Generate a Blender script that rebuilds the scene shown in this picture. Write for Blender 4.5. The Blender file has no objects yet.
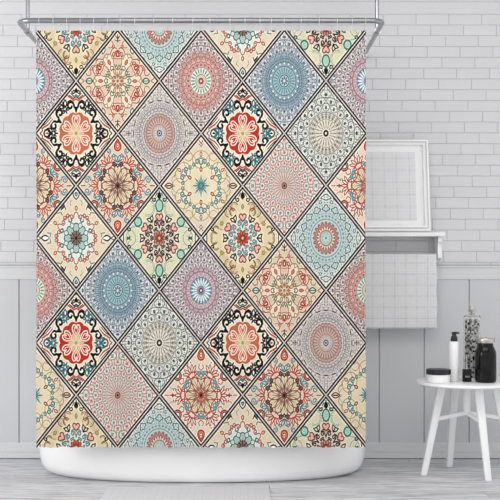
import bpy, bmesh, math, random
import numpy as np
from mathutils import Vector, Matrix

# ---------------------------------------------------------------- camera, light, exposure
F = 1072.0                       # focal length in pixels of the 500 px frame
CAMH = 1.0                       # camera height, it looks along +Y
S = bpy.context.scene
COL = S.collection
cam_data = bpy.data.cameras.new('camera'); cam = bpy.data.objects.new('camera', cam_data); COL.objects.link(cam)
cam.location = (0, 0, CAMH); cam.rotation_euler = (math.pi / 2, 0, 0)
cam_data.sensor_width = 36.0; cam_data.lens = 36.0 * F / 500.0
cam_data.shift_x = 10 / 500.0; cam_data.shift_y = 22 / 500.0
cam_data.clip_start = .05; cam_data.clip_end = 60
S.camera = cam
S.view_settings.view_transform = 'Standard'; S.view_settings.look = 'None'
S.view_settings.gamma = 1.0; S.view_settings.use_curve_mapping = False
S.view_settings.exposure = 0.0
world = bpy.data.worlds.new('world'); S.world = world; world.use_nodes = True
bg = world.node_tree.nodes['Background']; bg.inputs[0].default_value = (.985, .99, 1.0, 1); bg.inputs[1].default_value = 1.0

def area(name, loc, aim, sx, sy, power, col=(1, 1, 1)):
    d = bpy.data.lights.new(name, 'AREA'); d.shape = 'RECTANGLE'; d.size = sx; d.size_y = sy; d.energy = power; d.color = col
    o = bpy.data.objects.new(name, d); COL.objects.link(o); o.location = loc
    o.rotation_euler = (Vector(aim) - Vector(loc)).to_track_quat('-Z', 'Y').to_euler()
    return o
area('window_daylight', (-3.6, 2.6, 1.75), (-.2, 5.6, .9), 2.0, 1.7, 54, (1, .995, .985))
area('ceiling_softlight', (.5, 3.6, 2.66), (.6, 4.4, 0), 2.6, 1.4, 37, (1, .99, .975))

def X(px, Y): return (px - 240.0) / F * Y
def Z(py, Y): return CAMH + (272.0 - py) / F * Y
WALL = 5.75                      # back wall
CURT = 4.97                      # curtain and front of the rail

# ---------------------------------------------------------------- helpers
def srgb(c): 
    c = np.asarray(c, float) / 255.0
    return np.where(c <= .04045, c / 12.92, ((c + .055) / 1.055) ** 2.4)
def mat(name, col, rough=.5, metal=0.0, bump=None, noise=None, trans=0.0, ior=1.45, coat=0.0, spec=.5):
    m = bpy.data.materials.new(name); m.use_nodes = True
    nt = m.node_tree; b = nt.nodes['Principled BSDF']
    c = tuple(float(q) for q in srgb(col)) + (1,)
    b.inputs['Base Color'].default_value = c; b.inputs['Roughness'].default_value = rough
    b.inputs['Metallic'].default_value = metal; b.inputs['Transmission Weight'].default_value = trans
    b.inputs['IOR'].default_value = ior; b.inputs['Coat Weight'].default_value = coat
    b.inputs['Specular IOR Level'].default_value = spec
    tc = nt.nodes.new('ShaderNodeTexCoord')
    if noise:                    # (scale, amount)
        n = nt.nodes.new('ShaderNodeTexNoise'); n.inputs['Scale'].default_value = noise[0]; n.inputs['Detail'].default_value = 5
        nt.links.new(tc.outputs['Object'], n.inputs['Vector'])
        mr = nt.nodes.new('ShaderNodeMapRange'); mr.inputs[3].default_value = 1 - noise[1]; mr.inputs[4].default_value = 1 + noise[1] * .4
        mr.inputs[1].default_value = .3; mr.inputs[2].default_value = .7
        nt.links.new(n.outputs['Fac'], mr.inputs[0])
        mx = nt.nodes.new('ShaderNodeMix'); mx.data_type = 'RGBA'; mx.blend_type = 'MULTIPLY'; mx.inputs[0].default_value = 1
        mx.inputs[6].default_value = c
        nt.links.new(mr.outputs[0], mx.inputs[7]); nt.links.new(mx.outputs[2], b.inputs['Base Color'])
    if bump:                     # (scale, strength)
        n = nt.nodes.new('ShaderNodeTexNoise'); n.inputs['Scale'].default_value = bump[0]; n.inputs['Detail'].default_value = 6
        nt.links.new(tc.outputs['Object'], n.inputs['Vector'])
        bp = nt.nodes.new('ShaderNodeBump'); bp.inputs['Strength'].default_value = bump[1]; bp.inputs['Distance'].default_value = .002
        nt.links.new(n.outputs['Fac'], bp.inputs['Height']); nt.links.new(bp.outputs[0], b.inputs['Normal'])
    return m
def weave(name, col, line, pitch, amount=.5, rough=.9):
    """cloth with a thin checked weave along object X and Z"""
    m = mat(name, col, rough); nt = m.node_tree; b = nt.nodes['Principled BSDF']
    tc = nt.nodes.new('ShaderNodeTexCoord'); sp = nt.nodes.new('ShaderNodeSeparateXYZ'); nt.links.new(tc.outputs['Object'], sp.inputs[0])
    outs = []
    def M(op, a, bb=None):
        n = nt.nodes.new('ShaderNodeMath'); n.operation = op
        for i, q in enumerate((a, bb)):
            if q is None: continue
            if isinstance(q, (int, float)): n.inputs[i].default_value = q
            else: nt.links.new(q, n.inputs[i])
        return n.outputs[0]
    for ax in (0, 2):
        for p, th, wt in ((pitch, .10, 1.0), (pitch * .27, .3, .35), (pitch * .11, .5, .25)):
            fr = M('FRACT', M('DIVIDE', sp.outputs[ax], p)); outs.append(M('MULTIPLY', M('LESS_THAN', fr, th), wt))
    t = outs[0]
    for o in outs[1:]: t = M('ADD', t, o)
    n = nt.nodes.new('ShaderNodeTexNoise'); n.inputs['Scale'].default_value = 45; nt.links.new(tc.outputs['Object'], n.inputs['Vector'])
    t = M('MULTIPLY', M('MULTIPLY', t, amount), n.outputs['Fac'])
    mx = nt.nodes.new('ShaderNodeMix'); mx.data_type = 'RGBA'; mx.clamp_factor = True
    nt.links.new(t, mx.inputs[0]); mx.inputs[6].default_value = tuple(srgb(col)) + (1,); mx.inputs[7].default_value = tuple(srgb(line)) + (1,)
    nt.links.new(mx.outputs[2], b.inputs['Base Color'])
    bp = nt.nodes.new('ShaderNodeBump'); bp.inputs['Strength'].default_value = .3; bp.inputs['Distance'].default_value = .002
    nt.links.new(t, bp.inputs['Height']); nt.links.new(bp.outputs[0], b.inputs['Normal'])
    return m

def link(name, me, m, parent=None, smooth=False, loc=None):
    o = bpy.data.objects.new(name, me); COL.objects.link(o)
    if m is not None: me.materials.append(m)
    if smooth:
        for p in me.polygons: p.use_smooth = True
    if loc is not None: o.location = loc
    if parent is not None: o.parent = parent
    return o
def mk(name, bm, m, parent=None, smooth=False, loc=None, auto=None):
    bmesh.ops.recalc_face_normals(bm, faces=bm.faces)
    me = bpy.data.meshes.new(name); bm.to_mesh(me); bm.free()
    o = link(name, me, m, parent, smooth or auto is not None, loc)
    if auto is not None:
        me.set_sharp_from_angle(angle=math.radians(auto))
    return o
def thing(name, label, cat, loc=(0, 0, 0), group=None):
    o = bpy.data.objects.new(name, None); COL.objects.link(o); o.location = loc; o.empty_display_size = .05
    return tag(o, label, cat, group)
def tag(o, label, cat, group=None):
    o['label'] = label; o['category'] = cat
    if group: o['group'] = group
    return o
def struct(o, label=None, cat=None):
    o['kind'] = 'structure'
    if label: o['label'] = label; o['category'] = cat
    return o
def box(bm, x0, x1, y0, y1, z0, z1, bev=0.0, seg=2):
    vs = [bm.verts.new((x, y, z)) for x in (x0, x1) for y in (y0, y1) for z in (z0, z1)]
    fs = [bm.faces.new([vs[i] for i in q]) for q in ((0, 1, 3, 2), (4, 6, 7, 5), (0, 4, 5, 1), (2, 3, 7, 6), (0, 2, 6, 4), (1, 5, 7, 3))]
    bmesh.ops.recalc_face_normals(bm, faces=fs)
    if bev > 0:
        es = list({e for f in fs for e in f.edges})
        bmesh.ops.bevel(bm, geom=es, offset=bev, segments=seg, affect='EDGES', profile=.5)
def lathe(bm, prof, n=48, cx=0, cy=0, sx=1.0, sy=1.0):
    """prof: (r, z) list from bottom to top; r 0 closes"""
    rings = []
    for r, z in prof:
        if r <= 1e-6: rings.append([bm.verts.new((cx, cy, z))])
        else: rings.append([bm.verts.new((cx + r * sx * math.cos(math.tau * i / n), cy + r * sy * math.sin(math.tau * i / n), z)) for i in range(n)])
    for a, b in zip(rings[:-1], rings[1:]):
        for i in range(n):
            j = (i + 1) % n
            if len(a) == 1 and len(b) == 1: continue
            if len(a) == 1: bm.faces.new((a[0], b[j], b[i]))
            elif len(b) == 1: bm.faces.new((a[i], a[j], b[0]))
            else: bm.faces.new((a[i], a[j], b[j], b[i]))
    return bm
def tube(bm, pts, r, n=16, caps=True, closed=False):
    pts = [Vector(p) for p in pts]; rings = []
    N = len(pts); up = None
    for i, p in enumerate(pts):
        if closed: t = (pts[(i + 1) % N] - pts[i - 1]).normalized()
        else: t = (pts[min(i + 1, N - 1)] - pts[max(i - 1, 0)]).normalized()
        if up is None: up = t.orthogonal().normalized()
        up = (up - t * up.dot(t)).normalized(); s = t.cross(up)
        rr = r[i] if isinstance(r, (list, tuple)) else r
        rings.append([bm.verts.new(p + (up * math.cos(math.tau * k / n) + s * math.sin(math.tau * k / n)) * rr) for k in range(n)])
    pairs = list(zip(rings[:-1], rings[1:])) + ([(rings[-1], rings[0])] if closed else [])
    for a, b in pairs:
        for k in range(n): bm.faces.new((a[k], a[(k + 1) % n], b[(k + 1) % n], b[k]))
    if caps and not closed: bm.faces.new(rings[0][::-1]); bm.faces.new(rings[-1])
    return bm
def beam(bm, a, b, w0, d0, w1, d1, bev=.004, xdir=None):
    """tapered rectangular bar between points a and b with level ends"""
    a = Vector(a); b = Vector(b)
    h = xdir if xdir is not None else Vector(((b - a).x, (b - a).y, 0)).normalized()
    h = Vector(h); s = Vector((-h.y, h.x, 0))
    vs = []
    for p, w, d in ((a, w0, d0), (b, w1, d1)):
        for q, e in ((-1, -1), (1, -1), (1, 1), (-1, 1)): vs.append(bm.verts.new(p + h * (q * w / 2) + s * (e * d / 2)))
    fs = [bm.faces.new((vs[3], vs[2], vs[1], vs[0])), bm.faces.new((vs[4], vs[5], vs[6], vs[7]))]
    for i in range(4): j = (i + 1) % 4; fs.append(bm.faces.new((vs[i], vs[j], vs[4 + j], vs[4 + i])))
    bmesh.ops.recalc_face_normals(bm, faces=fs)
    if bev: bmesh.ops.bevel(bm, geom=list({e for f in fs for e in f.edges}), offset=bev, segments=3, affect='EDGES', profile=.5)
# ---------------------------------------------------------------- curtain print (pure arithmetic)
TAU = 2 * math.pi
BLK = (38, 34, 38); CRM = (236, 222, 190)

class Pen:
    """Draws in tile units: the tile is |u|+|v|<1, v up."""
    def __init__(s, u, v, bg):
        s.u, s.v = u, v
        s.c = np.empty((len(u), 3)); s.c[:] = bg
        s.r = np.hypot(u, v); s.t = np.arctan2(u, v)
        s.x, s.y = u, v; s.n = 1
    def fold(s, n=1, ph=0.0, mirror=True):
        if n == 1:
            s.x, s.y = (np.abs(s.u) if mirror else s.u), s.v; s.k = 1; return s
        w = TAU / n
        a = (s.t - math.radians(ph) + w / 2) % w - w / 2
        if mirror: a = np.abs(a)
        s.x, s.y = s.r * np.sin(a), s.r * np.cos(a); return s
    def quad(s):
        s.x, s.y = np.abs(s.u), np.abs(s.v); return s
    def mix(s, m, col, idx=None, al=1.0):
        m = (np.clip(m, 0, 1) * al)[:, None]
        if idx is None: s.c += (np.array(col, float) - s.c) * m
        else: s.c[idx] += (np.array(col, float) - s.c[idx]) * m
    def _near(s, P, pad):
        lo = P.min(0) - pad; hi = P.max(0) + pad
        return np.nonzero((s.x > lo[0]) & (s.x < hi[0]) & (s.y > lo[1]) & (s.y < hi[1]))[0]
    def line(s, P, col, w=.024, closed=False, al=1.0, soft=.012):
        P = np.array(P, float)
        if closed: P = np.vstack([P, P[:1]])
        idx = s._near(P, w + soft)
        if not len(idx): return s
        x, y = s.x[idx], s.y[idx]; d = np.full(len(idx), 9.)
        for (ax, ay), (bx, by) in zip(P[:-1], P[1:]):
            dx, dy = bx - ax, by - ay; L = dx * dx + dy * dy + 1e-12
            h = np.clip(((x - ax) * dx + (y - ay) * dy) / L, 0, 1)
            d = np.minimum(d, (x - ax - h * dx) ** 2 + (y - ay - h * dy) ** 2)
        s.mix((w / 2 + soft / 2 - np.sqrt(d)) / soft, col, idx, al); return s
    def fill(s, P, col, al=1.0):
        P = np.array(P, float); idx = s._near(P, 0)
        if not len(idx): return s
        x, y = s.x[idx], s.y[idx]; ins = np.zeros(len(idx), bool)
        Q = np.roll(P, -1, 0)
        for (ax, ay), (bx, by) in zip(P, Q):
            if ay == by: continue
            ins ^= ((ay > y) != (by > y)) & (x < (bx - ax) * (y - ay) / (by - ay) + ax)
        s.mix(ins.astype(float), col, idx, al); return s
    def shape(s, P, fillc=None, linec=None, w=.022, al=1.0):
        if fillc is not None: s.fill(P, fillc, al)
        if linec is not None: s.line(P, linec, w, True, al)
        return s
    def ring(s, r, w, col, al=1.0, soft=.012):
        s.mix((w / 2 + soft / 2 - np.abs(s.r - r)) / soft, col, None, al); return s
    def disc(s, r, col, al=1.0, soft=.015):
        s.mix((r - s.r) / soft + .5, col, None, al); return s
    def band(s, r0, r1, col, al=1.0, soft=.06):
        m = np.clip((s.r - r0) / soft + .5, 0, 1) * np.clip((r1 - s.r) / soft + .5, 0, 1)
        s.mix(m, col, None, al); return s
    def petals(s, n, rc, hw, hh, col=None, linec=None, ph=0.0, w=.018, al=1.0, p=2.0):
        s.fold(n, ph)
        q = (np.abs(s.x / hw) ** p + np.abs((s.y - rc) / hh) ** p) ** (1 / p)
        m = min(hw, hh)
        if col is not None: s.mix((1 - q) * m / .012 + .5, col, None, al)
        if linec is not None: s.mix((w / 2 - np.abs(q - 1) * m) / .012 + .5, linec, None, al)
        return s

def arc(cx, cy, r, a0, a1, n=14, ry=None):
    ry = ry or r
    return [(cx + r * math.sin(math.radians(a0 + (a1 - a0) * i / n)), cy + ry * math.cos(math.radians(a0 + (a1 - a0) * i / n))) for i in range(n + 1)]
def spiral(cx, cy, r0, r1, a0, turns, n=22):
    out = []
    for i in range(n + 1):
        t = i / n; r = r0 + (r1 - r0) * t; a = math.radians(a0) + TAU * turns * t
        out.append((cx + r * math.sin(a), cy + r * math.cos(a)))
    return out
def heart(cx, cy, w, h, n=24, rot=0.0):
    P = []
    c, s_ = math.cos(math.radians(rot)), math.sin(math.radians(rot))
    for i in range(n):
        t = TAU * i / n
        x = w * math.sin(t) ** 3
        y = h * (13 * math.cos(t) - 5 * math.cos(2 * t) - 2 * math.cos(3 * t) - math.cos(4 * t)) / 16
        P.append((cx + x * c + y * s_, cy - x * s_ + y * c))
    return P
def leaf(cx, cy, w, h, rot=0.0, n=8):
    P = []
    c, s_ = math.cos(math.radians(rot)), math.sin(math.radians(rot))
    for sgn in (1, -1):
        for i in range(n):
            t = -1 + 2 * i / n; t *= sgn
            x = sgn * w * (1 - t * t); y = h * t
            P.append((cx + x * c + y * s_, cy - x * s_ + y * c))
    return P
def drop(cx, cy, w, h, n=20):
    return [(cx + w * math.sin(TAU * i / n) * math.sin(math.pi * i / n), cy + h * math.cos(TAU * i / n)) for i in range(n)]

def tile_flower(u, v, blob, hl, scr, top, edge):
    p = Pen(u, v, (236, 222, 200))
    p.mix((p.r - .5) / .4, (226, 204, 188))
    p.fold(6)
    a = np.abs(p.t * 6 / 1.0)
    lob = .375 + .03 * np.abs(np.sin((p.t) * 6))
    p.mix((lob + .012 - p.r) / .014, blob)
    p.fold(6)
    p.line(heart(0, .235, .095, .150), hl, .027, True)
    p.line(heart(0, .240, .045, .088), hl, .018, True)
    p.petals(6, .10, .026, .10, (228, 205, 160), None, 30)
    p.petals(6, .08, .022, .08, (235, 215, 180), None, 0)
    p.disc(.035, (200, 170, 120))
    # scrolls round the flower
    p.fold(6)
    p.line([(0, .42), (0, .49)], BLK, .045); p.line([(0, .435), (.02, .48), (.05, .515)] + spiral(.138, .525, .088, .034, 270, .95), BLK, .046)
    p.line([(.05, .515), (.07, .60), (.14, .635), (.20, .60)], BLK, .024)
    p.fold(6, 30)
    p.shape(leaf(.058, .625, .036, .068, 24), None, scr, .03); p.line(spiral(.055, .50, .034, .012, 330, 1.0), scr, .024)
    p.line([(0, .44), (.012, .50), (.03, .53)], scr, .024)
    p.line([(0, .56), (0, .64)], scr, .022)
    # corners
    q = p.quad()
    q.shape(leaf(0, .82, .035, .06), BLK, None); q.line(spiral(.06, .80, .045, .012, 90, 1.0), BLK, .026)
    q.line([(0, .735), (.05, .70), (.12, .76)], top, .028); q.line([(0, .70), (.06, .665), (.16, .73)], BLK, .018); q.line([(.10, .84), (.05, .90), (0, .93)], top, .018)
    q.line([(0, .66), (.06, .63), (.13, .68), (.20, .72)], edge, .03)
    q.line([(.56, .26), (.66, .17), (.80, .10)], edge, .032); q.line([(.60, .30), (.72, .19), (.80, .14)], BLK, .018); q.line([(.50, .33), (.55, .25), (.64, .15)], (240, 232, 216), .022)
    q.line([(.77, .0), (.745, .055), (.69, .075), (.635, .055), (.61, 0)], scr, .036)
    q.shape(leaf(.69, 0, .022, .045, 90), BLK if scr is not BLK else (190, 110, 80), None)
    q.line([(.86, 0), (.80, .05), (.82, .10)], scr, .02)
    q.line([(.44, .40), (.42, .48), (.36, .53)], scr, .028); q.line([(.34, .60), (.30, .56)], scr, .03)
    return p.c

def tile_hearts(u, v, bg, inner, ctr, green):
    p = Pen(u, v, bg)
    if green:
        p.petals(6, .60, .30, .30, (205, 222, 200), (150, 190, 165), 0, .02)
        p.petals(6, .56, .22, .24, (226, 222, 190), (170, 200, 170), 30, .02)
    else:
        p.petals(4, .63, .22, .24, (222, 205, 165), (196, 130, 110), 38, .016, .8)
        p.band(0, .52, (240, 226, 190), .6)
    p.disc(.40, (214, 200, 180) if green else (226, 220, 200), 1, .05)
    p.disc(.10, ctr); p.petals(10, .105, .03, .045, ctr, (150, 84, 74), 18, .014)
    p.petals(8, .05, .018, .05, (170, 80, 60), None, 0); p.disc(.03, (235, 180, 120))
    p.fold(6)
    p.line([(0, .2), (.02, .26)] + spiral(.075, .265, .052, .014, 270, 1.2), inner, .026)
    p.line([(.02, .33), (.07, .345), (.12, .31)], inner, .022)
    p.fold(6, 30); p.line(spiral(.03, .19, .03, .01, 180, 1.0), inner, .02)
    p.fold(6)
    p.shape(heart(0, .40, .085, .085), (238, 186, 168), (180, 80, 72), .026)
    p.fold(6, 30)
    p.shape([(0, .345), (.062, .40), (.075, .465), (.0, .445)], (216, 200, 176), BLK, .024)
    p.shape([(0, .345), (-.062, .40), (-.075, .465), (.0, .445)], None, BLK, .024)
    p.line([(0, .38), (0, .43)], BLK, .016)
    q = p.quad()
    if green:
        g = (66, 150, 128)
        q.shape(arc(0, .62, .085, 0, 360, 20, .115), (176, 216, 196), g, .032)
        q.shape(arc(.515, .31, .085, 0, 360, 20, .085), (176, 216, 196), g, .032)
        q.shape(heart(.74, 0, .05, .05), (40, 130, 120), None)
        for R in (.17, .21): q.line(arc(.26, .56, R * .7, 150, 300), (150, 190, 165), .014)
        q.line(arc(.72, .0, .15, 180, 360), (140, 180, 160), .014); q.line(arc(.66, .12, .09, 0, 180), (150, 190, 165), .014)
        q.line([(.07, .78), (.12, .72), (.2, .7)], (196, 140, 120), .014)
    else:
        for (cx, cy, R) in ((.20, .60, .085), (.33, .50, .10), (.24, .50, .07), (.64, .16, .07), (.68, .04, .08)):
            q.line(arc(cx, cy, R, -60, 170), (176, 104, 84) if cx < .5 else (140, 130, 92), .021)
            q.line(arc(cx, cy, R * .65, -60, 150), (176, 160, 110), .013)
        q.shape(leaf(0, .60, .03, .05), (196, 186, 110), (176, 160, 90), .014)
        q.shape(leaf(.50, .28, .045, .04, 40), (196, 186, 110), (176, 160, 90), .014)
    q.shape(drop(0, .82, .055, .06), BLK, BLK, .02)
    q.line([(0, .74), (0, .9)], BLK, .022)
    q.line(spiral(.12, .74, .05, .015, 60, 1.0), BLK, .024); q.line([(.05, .86), (.09, .80)], BLK, .02)
    q.line(spiral(.72, .17, .045, .015, 20, 1.0), BLK, .024)
    q.shape([(.97, 0), (.88, .06), (.88, 0)], (196, 214, 220), None)
    q.line([(.86, .0), (.86, .09)], BLK, .022)
    return p.c

def tile_scroll(u, v, kind):
    p = Pen(u, v, (230, 213, 190))
    red = (196, 84, 72); tl = (84, 158, 160)
    if kind == 1:
        p.mix((p.r - .55) / .4, (206, 212, 196), None, .7); p.band(.0, .46, (224, 232, 220), .9, .15); p.band(.5, .75, (240, 224, 186), .5, .2)
        p.petals(8, .20, .075, .085, (176, 206, 198), (70, 140, 142), 0, .022)
        p.petals(8, .26, .045, .05, (206, 222, 212), (70, 140, 142), 22.5, .016)
        p.petals(8, .08, .018, .07, (96, 62, 48), None, 0); p.petals(8, .10, .016, .05, (150, 110, 80), None, 22.5); p.disc(.03, (70, 40, 40))
        p.fold(8, 22.5); p.line([(0, .33), (.04, .36), (.025, .39)], (80, 156, 140), .03)
        p.fold(6)
        p.line([(0, .50), (.035, .48), (.055, .43)] + spiral(.10, .415, .05, .014, 260, -1.2), red, .021)
        p.line([(.145, .44), (.17, .41)], red, .018)
        p.fold(6, 30); p.line(spiral(.045, .47, .045, .014, 180, 1.1), red, .022)
        p.fold(6); p.shape(leaf(0, .57, .028, .045), (236, 190, 160), red, .02)
    else:
        p.band(.0, .62, (238, 224, 188), .8, .2); p.disc(.2, (214, 218, 196), .6, .1)
        p.petals(6, .50, .20, .17, None, (188, 178, 120), 0, .016); p.petals(6, .54, .14, .15, None, (196, 186, 130), 30, .016)
        p.petals(8, .10, .015, .09, (70, 146, 156), None, 0); p.petals(8, .13, .02, .03, (110, 170, 170), None, 0)
        p.petals(8, .08, .012, .05, (70, 146, 156), None, 22.5)
        p.fold(6); p.shape(drop(0, .325, .032, .05), (236, 190, 160), (178, 60, 54), .022)
        p.line([(0, .40), (.03, .43)] + spiral(.085, .46, .06, .016, 230, 1.25), (78, 160, 168), .028)
        p.line([(0, .52), (.05, .535)], (78, 160, 168), .024)
        p.fold(6, 30); p.line(spiral(.045, .435, .045, .012, 150, -1.1), (96, 168, 172), .024)
        p.fold(6); p.shape(leaf(0, .60, .026, .05), (240, 196, 170), (190, 80, 70), .018)
    q = p.quad()
    if kind == 1:
        q.shape(leaf(0, .84, .075, .10), (196, 212, 206), (50, 70, 78), .024); q.line(heart(0, .84, .03, .035), (50, 110, 112), .02, True)
        q.shape(leaf(.74, 0, .05, .09, 90), (236, 238, 230), (36, 46, 54), .028); q.line([(.83, 0), (.90, .03)], (36, 46, 54), .018)
        q.shape(leaf(.70, .0, .02, .05, 90), (250, 250, 245)); q.line([(.62, .02), (.60, .09), (.68, .10)], (96, 166, 160), .022)
        q.shape([(.26, .60), (.38, .50), (.36, .58), (.30, .66)], (40, 84, 96), None); q.line([(.25, .55), (.30, .66)], (40, 84, 96), .022)
        q.line([(.45, .47), (.36, .49), (.33, .44)], (96, 160, 160), .022)
        q.line([(.10, .72), (.15, .68), (.13, .62)], (190, 150, 120), .014)
    else:
        q.shape(leaf(.77, 0, .05, .095, 90), (232, 196, 176), (110, 44, 44), .022); q.line([(.72, 0), (.82, 0)], (110, 44, 44), .026)
        q.line([(0, .80), (.04, .86)], (190, 80, 70), .02); q.line([(0, .75), (.05, .80)], (120, 130, 110), .016)
        q.line(arc(.30, .56, .09, 120, 330), (196, 176, 130), .016); q.line([(.27, .66), (.33, .60)], (190, 120, 100), .02)
        q.line([(.55, .30), (.62, .26), (.64, .16)], (188, 178, 130), .016)
        q.line(arc(.60, .10, .10, 0, 160), (176, 150, 120), .014)
    return p.c

def tile_palm(u, v, kind):
    p = Pen(u, v, (228, 210, 186) if kind == 1 else (236, 216, 196))
    red = (192, 62, 56); tl = (90, 160, 172); dk = (70, 70, 92) if kind == 1 else (168, 66, 60)
    p.petals(6, .22, .10, .19, (230, 210, 172), (150, 100, 86) if kind == 1 else (196, 96, 84), 0, .016)
    p.petals(6, .22, .085, .17, (228, 208, 176), (150, 100, 86) if kind == 1 else (196, 96, 84), 30, .014)
    p.petals(12, .21, .022, .09, None, (168, 110, 96), 15, .012); p.petals(12, .12, .009, .12, (126, 62, 70) if kind == 1 else (176, 52, 50), None); p.disc(.03, (90, 40, 50))
    # fans
    p.fold(6, 30)
    for ang in (0, 30, 58):
        L = leaf(.5 * math.sin(math.radians(ang)) * .26, .46 + .10 * math.cos(math.radians(ang)), .026, .082, ang)
        p.shape(L, (238, 190, 168) if kind == 1 else (242, 208, 192), red, .017)
    p.line(spiral(.13, .42, .04, .012, 300, 1.0), red, .018); p.line(arc(0, .36, .13, -10, 62), (206, 110, 96), .015)
    p.line([(0, .64), (.03, .69)], red, .017)
    p.line([(0, .37), (.06, .40), (.13, .39)], red, .02)
    if kind == 2: p.fill(arc(0, .70, .02, 0, 360, 8), red); p.fill(arc(.1, .66, .018, 0, 360, 8), red)
    # hearts / curls
    p.fold(6)
    if kind == 1:
        p.line([(0, .35), (.03, .39)] + spiral(.085, .40, .052, .014, 250, 1.2), dk, .026)
        p.shape(leaf(.035, .53, .028, .06, 22), (186, 212, 212), tl, .02)
        p.line([(0, .45), (.05, .47), (.10, .50)], dk, .02)
        p.line(spiral(.10, .585, .04, .01, 100, 1.0), tl, .022)
    else:
        p.line(heart(0, .40, .085, .07), (96, 168, 178), .026, True); p.line(spiral(.042, .41, .03, .01, 0, 1.0), (96, 168, 178), .02)
        p.line([(0, .30), (.10, .33), (.16, .42), (.14, .50)], red, .02)
        p.line([(0, .47), (.06, .52), (.04, .58)], (196, 100, 90), .018)
    q = p.quad()
    q.shape(drop(0, .78, .10, .11), (232, 150, 120), red, .03); q.shape(drop(0, .78, .045, .06), (246, 216, 180), (190, 70, 60), .02)
    q.fill(arc(0, .77, .016, 0, 360, 8), BLK)
    q.line(arc(.56, .37, .085, 120, 320), red, .034); q.line(arc(.56, .37, .05, 120, 320), (120, 60, 70), .022)
    if kind == 1:
        q.line(spiral(.73, .11, .075, .015, 270, 1.5), tl, .024); q.line(spiral(.72, .10, .095, .08, 240, .5), (150, 190, 190), .018)
        q.line(spiral(.22, .66, .06, .014, 200, 1.3), tl, .024)
        q.line([(.78, .0), (.88, 0)], (170, 80, 70), .02)
    else:
        q.line([(.62, 0), (.74, 0)], red, .024); q.line([(.68, -.03), (.68, .03)], red, .018); q.line([(.78, 0), (.86, .0)], (200, 120, 100), .018)
        q.line([(.6, .13), (.7, .12), (.75, .16)], (206, 140, 120), .016)
    return p.c

def tile_filigree(u, v):
    p = Pen(u, v, (228, 208, 182))
    red = (196, 74, 70); g = (70, 142, 112)
    p.petals(6, .34, .15, .24, (236, 222, 196), (196, 150, 120), 30, .015)
    p.petals(6, .40, .10, .18, (230, 204, 178), (200, 120, 104), 0, .015)
    p.petals(8, .10, .026, .045, (196, 136, 98), None, 0); p.petals(8, .19, .03, .05, (220, 196, 160), (150, 150, 110), 22.5, .015)
    p.disc(.03, (170, 150, 90))
    p.fold(6); p.line([(0, .24), (.03, .31), (.06, .26), (.08, .32)], (110, 150, 126), .02)
    p.fold(6, 30); p.line([(0, .26), (.03, .24), (.045, .29), (.01, .32)], g, .02)
    p.fold(6)
    p.shape(drop(0, .52, .04, .055), (240, 190, 170), (176, 40, 46), .026)
    p.line(spiral(.09, .50, .055, .015, 240, 1.2), red, .02)
    p.line([(0, .42), (.06, .43), (.13, .42), (.16, .48)], (206, 120, 108), .018)
    p.line([(.03, .62), (.08, .64), (.14, .60), (.17, .53)], red, .02); p.line(spiral(.10, .66, .04, .012, 180, -1.1), (206, 110, 100), .018)
    p.fold(6, 30); p.shape(leaf(0, .41, .03, .06), (222, 140, 112), (200, 96, 84), .016)
    p.line([(0, .50), (.04, .55), (.10, .54)], (190, 160, 110), .018)
    q = p.quad()
    q.shape(leaf(.68, 0, .055, .085, 90), (196, 222, 200), g, .026); q.line([(.60, .0), (.75, .0)], g, .018)
    q.shape(leaf(.34, .58, .035, .07, -20), (206, 220, 190), g, .022)
    q.line([(0, .75), (0, .88)], (60, 90, 80), .024); q.line([(0, .80), (.05, .86)], (90, 100, 80), .02); q.line([(0, .76), (.06, .78)], (160, 100, 80), .018)
    q.line(arc(.56, .20, .10, 200, 400), (204, 104, 96), .018); q.line(arc(.70, .16, .06, 100, 330), (200, 90, 84), .018)
    q.line([(.80, .0), (.88, .05)], (200, 110, 90), .02); q.line(arc(.18, .70, .07, 150, 380), (206, 110, 100), .017)
    return p.c

def lace(p, n, rr, dark, light, sz=1.0):
    """rows of small arches and dark stitches"""
    for i, r in enumerate(rr):
        ph = 180.0 / n * (i % 2)
        w = math.pi * r / n
        p.petals(n, r, w * .86, .062 * sz, light, dark, ph, .012, .55)
        p.petals(n, r - .012, w * .26, .028 * sz, dark, None, ph, al=.8)
        p.petals(n, r + .055 * sz, w * .16, .022 * sz, dark, None, ph + 180.0 / n, al=.65)

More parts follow.
